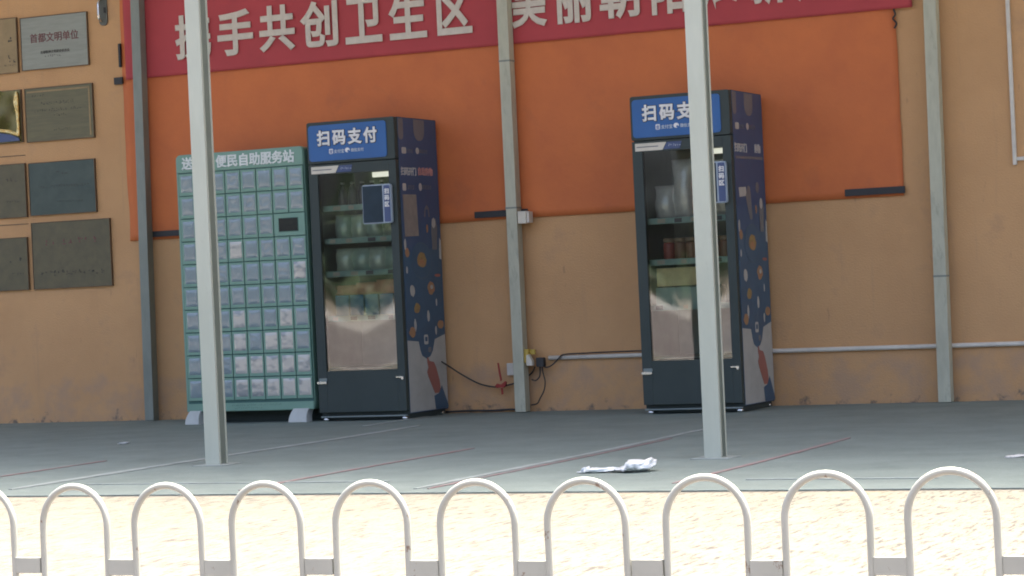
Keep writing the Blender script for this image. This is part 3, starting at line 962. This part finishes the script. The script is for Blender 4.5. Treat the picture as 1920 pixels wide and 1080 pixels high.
    for fx in (-0.29, 0.30):
        link('foot', fm, 'chrome', f, loc=(fx, F + 0.03, 0))
        link('foot', fm, 'chrome', f, loc=(fx, D2 - 0.05, 0))
    box('kick_plate', (-W2 + 0.015, W2 - 0.015, F + 0.055, D2 - 0.02, 0.006, 0.0345), 'fridge_black', f)
    # payment terminal on the door
    rd = prism('payment_terminal', rounded(0.084, 0.300, 1.300, 1.558, 0.012, 3), 'y', F - 0.030, F - 0.004, 'label_edge', f, 0.003)
    prism('screen', [(0.090, 1.308), (0.236, 1.308), (0.236, 1.550), (0.090, 1.550)], 'y', F - 0.0325, F - 0.0302, 'terminal_screen', rd)
    prism('label', rounded(0.247, 0.292, 1.309, 1.549, 0.006, 3), 'y', F - 0.0325, F - 0.0302, 'label_blue', rd)
    for k, ch in enumerate('扫码区'):
        front_text(ch, 0.2695, F - 0.0335, 1.497 - k * 0.043, 0.036, 'sign_white', rd, bold=0.05, center=True)
    # shelves
    for z in SHELVES[side]:
        sh = link('shelf', boxes_mesh('shelf', [(-0.275, 0.275, F + 0.09, D2 - 0.06, z, z + 0.012)]), 'shelf', f)
        link('price_strip', boxes_mesh('price_strip', [(-0.277, 0.277, F + 0.082, F + 0.0895, z - 0.012, z + 0.026)], 0.001), 'strip', sh)
        r3 = random.Random(int(z * 1000))
        for k in range(4):
            x = -0.22 + k * 0.13 + r3.uniform(-0.03, 0.03)
            box('price_tag', (x, x + r3.uniform(0.03, 0.06), F + 0.0795, F + 0.0815, z - 0.006, z + 0.020), 'print_slate' if r3.random() < 0.5 else 'cream', sh)
    box('light_box', (0.12, 0.255, F + 0.06, F + 0.09, 1.612, 1.645), 'lamp', f, 0.004)
    # printed right side
    sp = prism('side_sheet', rounded(-D2 + 0.046, D2 - 0.002, 0.04, HT - 0.004, 0.006, 3), 'x', W2 + 0.0002, W2 + 0.0018, 'side_navy', f)
    X = W2 + 0.0019
    X2 = W2 + 0.0028
    o = 0.3675     # world y -> local y
    for a, b in ((-0.625, -0.553), (-0.40, -0.240)):
        pts = rounded(a + o, b + o, 1.85, 1.99, (b - a) / 2 * 0.9, 6, (1, 1, 0, 0))
        decal(sp, pts, 'print_slate', X, 'awning_stripe')
    decal(sp, rounded(-0.585 + o, -0.520 + o, 1.758, 1.800, 0.01, 3), 'print_grey', X, 'logo')
    side_text('支付宝', X + 0.0004, -0.510 + o, 1.768, 0.030, 'print_slate', sp)
    decal(sp, ellipse(-0.355 + o, 1.782, 0.024, 0.022), 'print_grey', X, 'logo')
    side_text('微信支付', X + 0.0004, -0.325 + o, 1.770, 0.030, 'print_slate', sp)
    if side == 'left':
        side_text('扫码开门', X + 0.0004, -0.610 + o, 1.620, 0.056, 'print_white', sp, bold=0.035)
        side_text('自助购物', X + 0.0004, -0.365 + o, 1.624, 0.056, 'print_pink', sp, bold=0.035)
        decal(sp, rounded(-0.595 + o, -0.545 + o, 1.512, 1.560, 0.01, 3), 'print_grey', X, 'logo')
        decal(sp, ellipse(-0.335 + o, 1.540, 0.022, 0.026), 'print_grey', X, 'logo')
        side_text('支付宝', X + 0.0004, -0.525 + o, 1.524, 0.034, 'print_slate', sp)
        side_text('微信支付', X + 0.0004, -0.305 + o, 1.528, 0.034, 'print_slate', sp)
        pp = decal(sp, [(-0.645 + 0.045 + o, 1.486), (-0.404 + o, 1.488), (-0.392 + o, 1.212), (-0.592 + o, 1.206)], 'paper', X2, 'taped_paper')
        decal(sp, [(-0.30 + o, 1.34), (-0.285 + o, 1.40), (-0.255 + o, 1.42), (-0.225 + o, 1.40), (-0.215 + o, 1.34), (-0.235 + o, 1.34), (-0.24 + o, 1.39), (-0.275 + o, 1.39), (-0.28 + o, 1.34)], 'print_slate', X)
    else:
        side_text('扫码开门', X + 0.0004, -0.620 + o, 1.622, 0.058, 'print_white', sp, bold=0.035)
        side_text('购物', X + 0.0004, -0.24 + o, 1.626, 0.058, 'print_white', sp, bold=0.035)
        decal(sp, [(-0.60 + o, 1.590), (-0.09 + o, 1.596), (-0.09 + o, 1.580), (-0.60 + o, 1.574)], 'print_slate', X, 'print_line')
        decal(sp, [(-0.575 + o, 1.395), (-0.44 + o, 1.400), (-0.43 + o, 1.345), (-0.565 + o, 1.335)], 'print_grey', X)
        decal(sp, [(-0.45 + o, 1.345), (-0.40 + o, 1.41), (-0.36 + o, 1.40), (-0.335 + o, 1.20), (-0.385 + o, 1.195)], 'print_slate', X)
        decal(sp, ellipse(-0.22 + o, 1.40, 0.03, 0.035), 'print_slate', X)
    # blue swirl with scattered snacks
    swirl = [(-D2 + 0.048, 0.52), (-0.464 + o, 0.508), (-0.445 + o, 0.45), (-0.42 + o, 0.412), (-0.357 + o, 0.388), (-0.30 + o, 0.405), (-0.262 + o, 0.44),
             (-0.224 + o, 0.515), (D2 - 0.004, 0.545), (D2 - 0.004, 1.16), (0.12, 1.12), (-0.02, 1.17), (-0.14, 1.10), (-D2 + 0.048, 1.14)]
    decal(sp, [(-D2 + 0.048, 0.045), (D2 - 0.004, 0.045), (D2 - 0.004, 0.60), (-D2 + 0.048, 0.60)], 'print_grey', X - 0.0004, 'grey_field')
    decal(sp, swirl, 'print_blue', X + 0.0006, 'blue_field')
    X3 = X + 0.0016

    def spot(y, z, ry, rz, m, seed=1, wob=0.25, x=X3):
        decal(sp, ellipse(y + o, z, ry * 0.85, rz * 0.85, 14, wob, seed), m, x, 'snack_print')
    ring = ellipse(-0.37 + o, 1.045, 0.150, 0.125, 28)
    rin = ellipse(-0.37 + o, 1.045, 0.138, 0.114, 28)
    decal(sp, ring, 'print_ring', X + 0.0016, 'ring_print')
    decal(sp, rin, 'print_blue', X + 0.0026, 'ring_print')
    spot(-0.37, 1.05, 0.078, 0.062, 'print_brown', 2, 0.2, X + 0.0036)
    spot(-0.37, 1.03, 0.058, 0.030, 'print_orange', 3, 0.2, X + 0.0046)
    decal(sp, [(-0.20 + o, 1.12), (-0.13 + o, 1.12), (-0.115 + o, 1.27), (-0.135 + o, 1.33), (-0.18 + o, 1.33), (-0.205 + o, 1.26)], 'print_slate', X3)
    spot(-0.168, 1.30, 0.034, 0.040, 'print_grey', 4, 0.2, X + 0.0026)
    decal(sp, [(-0.10 + o, 1.06), (-0.07 + o, 1.05), (-0.066 + o, 1.18), (-0.09 + o, 1.20)], 'print_grey', X3)
    spot(-0.265, 1.26, 0.016, 0.035, 'print_orange', 5)
    spot(-0.575, 1.10, 0.035, 0.036, 'print_orange', 6)
    spot(-0.60, 1.155, 0.018, 0.045, 'print_grey', 16)
    spot(-0.59, 0.985, 0.014, 0.03, 'print_white', 7)
    spot(-0.524, 0.848, 0.045, 0.045, 'print_grey', 8, 0.3)
    spot(-0.245, 0.862, 0.062, 0.052, 'print_orange', 9, 0.3)
    spot(-0.24, 0.868, 0.025, 0.018, 'print_grey', 19, 0.3, X + 0.0026)
    spot(-0.14, 0.945, 0.05, 0.012, 'print_skin', 10)
    spot(-0.466, 0.728, 0.050, 0.042, 'print_brown', 11, 0.3)
    spot(-0.305, 0.672, 0.022, 0.045, 'print_grey', 12)
    spot(-0.175, 0.765, 0.012, 0.03, 'print_white', 13)
    spot(-0.548, 0.572, 0.055, 0.040, 'print_orange', 14, 0.3)
    spot(-0.505, 0.615, 0.02, 0.05, 'print_grey', 15)
    spot(-0.128, 0.612, 0.052, 0.035, 'print_orange', 17, 0.3)
    spot(-0.20, 0.575, 0.016, 0.035, 'print_grey', 18)
    decal(sp, rounded(-0.385 + o, -0.325 + o, 0.485, 0.550, 0.012, 3), 'print_grey', X3, 'phone_print')
    decal(sp, rounded(-0.372 + o, -0.338 + o, 0.505, 0.535, 0.006, 3), 'print_blue', X3 + 0.001, 'phone_print')
    decal(sp, rounded(-0.33 + o, -0.285 + o, 0.430, 0.465, 0.008, 3), 'print_slate', X3, 'phone_print')
    decal(sp, [(-0.352 + o, 0.396), (-0.338 + o, 0.398), (-0.322 + o, 0.372), (-0.255 + o, 0.362), (-0.222 + o, 0.322), (-0.182 + o, 0.240), (-0.170 + o, 0.172),
               (-0.20 + o, 0.152), (-0.258 + o, 0.152), (-0.305 + o, 0.215), (-0.345 + o, 0.268), (-0.362 + o, 0.300), (-0.338 + o, 0.330), (-0.352 + o, 0.360)], 'print_skin', X + 0.0012, 'hand_print')
    decal(sp, [(-0.272 + o, 0.135), (-0.20 + o, 0.150), (-0.150 + o, 0.200), (-0.128 + o, 0.165), (-0.062 + o, 0.060), (-0.062 + o, 0.046), (-0.255 + o, 0.046)], 'print_blue', X + 0.0018, 'sleeve_print')
    return f


M['terminal_screen'] = mat('dark_blue_screen', (0.025, 0.045, 0.07), (0.02, 0.036, 0.055), scale=10, rough=0.12)
XL, XR = -7.635, -5.304
make_fridge(XL, 'black display fridge with blue payment sign standing next to the green locker', 'left')
make_fridge(XR, 'black display fridge with blue payment sign standing alone behind the front post', 'right')


# ------------------------------------------------------------------ goods in the fridges
def prod_mat(name, c):
    M[name] = mat(name, c, scale=25, rough=0.4)
    return name


for nm, c in (('pack_green', (0.38, 0.55, 0.40)), ('pack_pale', (0.60, 0.72, 0.55)), ('pack_dark', (0.06, 0.065, 0.07)), ('pack_blue', (0.12, 0.34, 0.52)),
              ('pack_peach', (0.90, 0.42, 0.26)), ('pack_brown', (0.40, 0.22, 0.13)), ('pack_tan', (0.46, 0.33, 0.20)), ('pack_yellow', (0.88, 0.72, 0.36)),
              ('pack_red', (0.50, 0.13, 0.10)), ('pack_white', (0.75, 0.76, 0.70)), ('cap', (0.55, 0.57, 0.55))):
    prod_mat(nm, c)


def foil(name, c):
    M[name] = mat(name, c, scale=20, rough=0.3, metal=0.15, bump=0.5, bscale=22, coat=0.5)


for nm, c in (('foil_silver', (0.85, 0.85, 0.80)), ('foil_red', (0.70, 0.22, 0.18)), ('foil_pale', (0.72, 0.85, 0.70)), ('foil_green', (0.58, 0.76, 0.63))):
    foil(nm, c)


def pouch_mesh(w, h, d, seed):
    rr_ = random.Random(seed)
    bm = bmesh.new()
    n = 8
    rings = []
    for j in range(n + 1):
        v = j / n
        th = d * (math.sin(math.pi * min(1, max(0.0, v * 0.9 + 0.08))) ** 0.6) * 0.5 + 0.002
        ww = w / 2 * (1 - 0.06 * math.sin(v * 9 + seed))
        ring = []
        for k in range(10):
            a = 2 * math.pi * k / 10
            ring.append(bm.verts.new((ww * math.cos(a) + rr_.uniform(-0.002, 0.002), th * math.sin(a) + rr_.uniform(-0.002, 0.002), h * v)))
        rings.append(ring)
    for i in range(n):
        for k in range(10):
            bm.faces.new((rings[i][k], rings[i][(k + 1) % 10], rings[i + 1][(k + 1) % 10], rings[i + 1][k]))
    bm.faces.new(rings[0][::-1])
    bm.faces.new(rings[-1])
    for fc in bm.faces:
        fc.smooth = True
    me_ = bpy.data.meshes.new('pouch')
    bm.to_mesh(me_)
    bm.free()
    return me_


def bottle(loc, r, h, m, label, group, kind=0):
    t_ = thing('bottle', loc, label, 'bottle', group)
    link('body', lathe_mesh('body', [(r * 0.9, 0), (r, 0.006), (r, h * 0.6), (r * 0.85, h * 0.7), (r * 0.42, h * 0.86), (r * 0.4, h * 0.92)]), m, t_)
    link('cap', lathe_mesh('cap', [(r * 0.48, h * 0.922), (r * 0.48, h * 0.995), (r * 0.42, h)]), 'cap', t_)
    return t_


def row(xc, z, n, y, make):
    for i in range(n):
        x = xc - 0.225 + 0.45 * (i + 0.5) / n
        make(i, (x, y, z))


ORD = ('leftmost', 'second from left', 'third from left', 'fourth from left', 'fifth from left', 'sixth from left')
yF = YC - 0.10
# left fridge
row(XL, 1.428, 6, yF, lambda i, q: bottle(q, 0.032, 0.17, 'pack_dark', 'dark bottle, %s on the top shelf of the left fridge' % ORD[i], 'bottles on the top shelf of the left fridge'))
for i in range(4):
    q = (XL - 0.19 + 0.12 * i, yF, 1.208)
    tag(link('pouch', pouch_mesh(0.128, 0.17, 0.09, i), 'foil_pale' if i % 2 else 'foil_green', loc=q), 'added pale green pouch in place of a reflection, %s on the second shelf of the left fridge' % ORD[i], 'pouch', 'added pouches on the second shelf of the left fridge')  # added pouches stand in for a pale green reflection on the glass
for i in range(4):
    q = (XL - 0.19 + 0.125 * i, yF, 0.988)
    tag(link('pouch', pouch_mesh(0.138, 0.165, 0.09, 30 + i), 'foil_green' if i % 2 else 'foil_pale', loc=q), 'added grey green pouch in place of a reflection, %s on the third shelf of the left fridge' % ORD[i], 'pouch', 'added pouches on the third shelf of the left fridge')  # second row added to carry the same green reflection further down
for i in range(4):
    q = (XL - 0.185 + 0.112 * i, yF - 0.045, 0.688)
    tag(link('added_carton', boxes_mesh('added_carton', [(-0.05, 0.05, -0.04, 0.04, 0, 0.150)], 0.005), 'pack_blue', loc=q), 'added blue carton in place of a reflection, %s on the lowest shelf of the left fridge' % ORD[i], 'added_carton', 'added blue cartons in the left fridge')  # added goods whose blue stands in for a reflected car
for i in range(3):
    q = (XL - 0.15 + 0.15 * i, yF - 0.05, 0.839)
    tag(link('bread_pack', pouch_mesh(0.185, 0.066 + 0.014 * i, 0.085, 10 + i), 'pack_peach', loc=q), 'peach coloured pack, %s on the blue cartons in the left fridge' % ORD[i], 'pack', 'peach packs in the left fridge')
# right fridge
for i in range(4):
    q = (XR - 0.19 + 0.125 * i, yF - 0.01, 1.218)
    tag(link('pouch', pouch_mesh(0.145, (0.22, 0.38, 0.30, 0.36)[i], 0.11, 20 + i), ('foil_silver', 'foil_silver', 'foil_red', 'foil_silver')[i], loc=q),
        ('short silver bag, leftmost on the top shelf of the right fridge', 'tall silver bag on the top shelf of the right fridge, left of the red bag',
         'dull red bag on the top shelf of the right fridge', 'silver bag beside the payment terminal in the right fridge')[i], 'bag', 'bags in the right fridge')


def jar(i, q):
    t_ = thing('snack_jar', q, 'brown jar with tan lid, %s on its shelf in the right fridge' % ORD[i], 'jar', 'brown jars in the right fridge')
    link('body', lathe_mesh('body', [(0.034, 0), (0.037, 0.006), (0.037, 0.105), (0.033, 0.118)]), 'pack_brown' if i % 3 else 'pack_red', t_)
    link('lid', lathe_mesh('lid', [(0.036, 0.1185), (0.038, 0.124), (0.038, 0.142), (0.034, 0.145)]), 'pack_tan', t_)


row(XR, 0.958, 6, yF, jar)
tag(box('yellow_box', (-0.24, 0.03, -0.06, 0.06, 0, 0.115), 'pack_yellow', None, 0.006, loc=(XR, yF - 0.05, 0.80)), 'flat yellow box stacked in the middle of the right fridge', 'box')
tag(box('grey_tray', (-0.25, 0.16, -0.08, 0.08, 0, 0.118), 'strip', None, 0.006, loc=(XR, yF - 0.03, 0.674)), 'grey green tray under the yellow box in the right fridge', 'tray')

# ------------------------------------------------------------------ hoop fence
fence = thing('hoop_fence', (-2.17, -10.36, -0.15), 'low white hoop fence along the road edge in the foreground', 'fence')
RT = 0.0076
hw, zc, rr0 = 0.0855, 0.3425 + 0.15, 0.0868
path = [(-hw, 0, -0.04), (-hw, 0, 0.2), (-hw, 0, zc - 0.03)]
for k in range(25):
    a = math.pi - math.pi * k / 24
    path.append((hw * math.cos(a), 0, zc + rr0 * math.sin(a)))
path += [(hw, 0, zc - 0.03), (hw, 0, 0.2), (hw, 0, -0.04)]
hoop_me = tube_mesh('hoop', path, RT, 14)
con_me = boxes_mesh('connector', [(hw + RT * 0.8, 0.25 - hw - RT * 0.8, -0.006, 0.006, 0.383, 0.418)], 0.0015)
low_me = boxes_mesh('connector', [(hw + RT * 0.8, 0.25 - hw - RT * 0.8, -0.006, 0.006, 0.083, 0.118)], 0.0015)
for i in range(-9, 13):
    x = i * 0.25 + (-2.171 + 2.17)
    dz = 0.003 * max(0, i) + 0.0012 * math.sin(i * 5.1)
    hp = link('hoop', hoop_me, 'fence', fence, loc=(x + 0.0015 * math.sin(i * 3.3), 0.002 * math.cos(i * 2.7), dz))
    hp.rotation_euler = (0.006 * math.sin(i * 1.9), 0.006 * math.sin(i * 4.4), 0)
    if i < 12:
        link('connector', con_me, 'fence', fence, loc=(x, 0, dz + 0.002 * math.sin(i * 2.3)))
        link('connector', low_me, 'fence', fence, loc=(x, 0, 0))

# ------------------------------------------------------------------ litter
bag = thing('plastic_bag', (-3.98, -4.98, 0.0), 'crumpled white plastic bag lying on the paving between the posts', 'plastic bag')


def crumple(name, nx, nz, sx, sy, sz, seed):
    bm = bmesh.new()
    bmesh.ops.create_icosphere(bm, subdivisions=4, radius=1.0)
    for v in bm.verts:
        q = v.co.copy()
        n1 = noise.noise(q * 1.6 + Vector((seed, 0, 0)))
        n2 = abs(noise.noise(q * 3.4 + Vector((0, seed, 0))))
        k = 1 + 0.35 * n1 - 0.35 * n2
        x, y, z = q * k
        tip = max(0.0, x)
        z2 = max(-0.95, z)
        v.co = (x * sx, y * sy, (z2 + 1) * sz * (1 + 0.55 * tip ** 2) * (0.55 if x < -0.4 else 1))
    for f_ in bm.faces:
        f_.smooth = True
    me_ = bpy.data.meshes.new(name)
    bm.to_mesh(me_)
    bm.free()
    return me_


link('bag_body', crumple('bag_body', 0, 0, 0.088, 0.10, 0.025, 4.2), 'plastic_bag', bag, rot=(0, 0, 0.25))
t0 = link('bag_tail', crumple('bag_tail', 0, 0, 0.10, 0.035, 0.012, 9.1), 'plastic_bag', bag, loc=(-0.155, -0.04, 0.0), rot=(0, 0, 0.1))
link('bag_knot', crumple('bag_knot', 0, 0, 0.024, 0.03, 0.013, 2.1), 'plastic_bag', bag, loc=(-0.225, -0.03, 0.0))
s = link('paper_scrap', crumple('paper_scrap', 0, 0, 0.03, 0.05, 0.005, 6.6), 'plastic_bag', loc=(-8.29, -2.52, 0.0))
tag(s, 'tiny white scrap on the paving at the left', 'scrap')
s = link('paper_scrap', crumple('paper_scrap', 0, 0, 0.05, 0.08, 0.003, 3.6), 'plastic_bag', loc=(-2.42, -4.42, 0.0))
tag(s, 'flat pale scrap on the paving at the right edge of the photo', 'scrap')
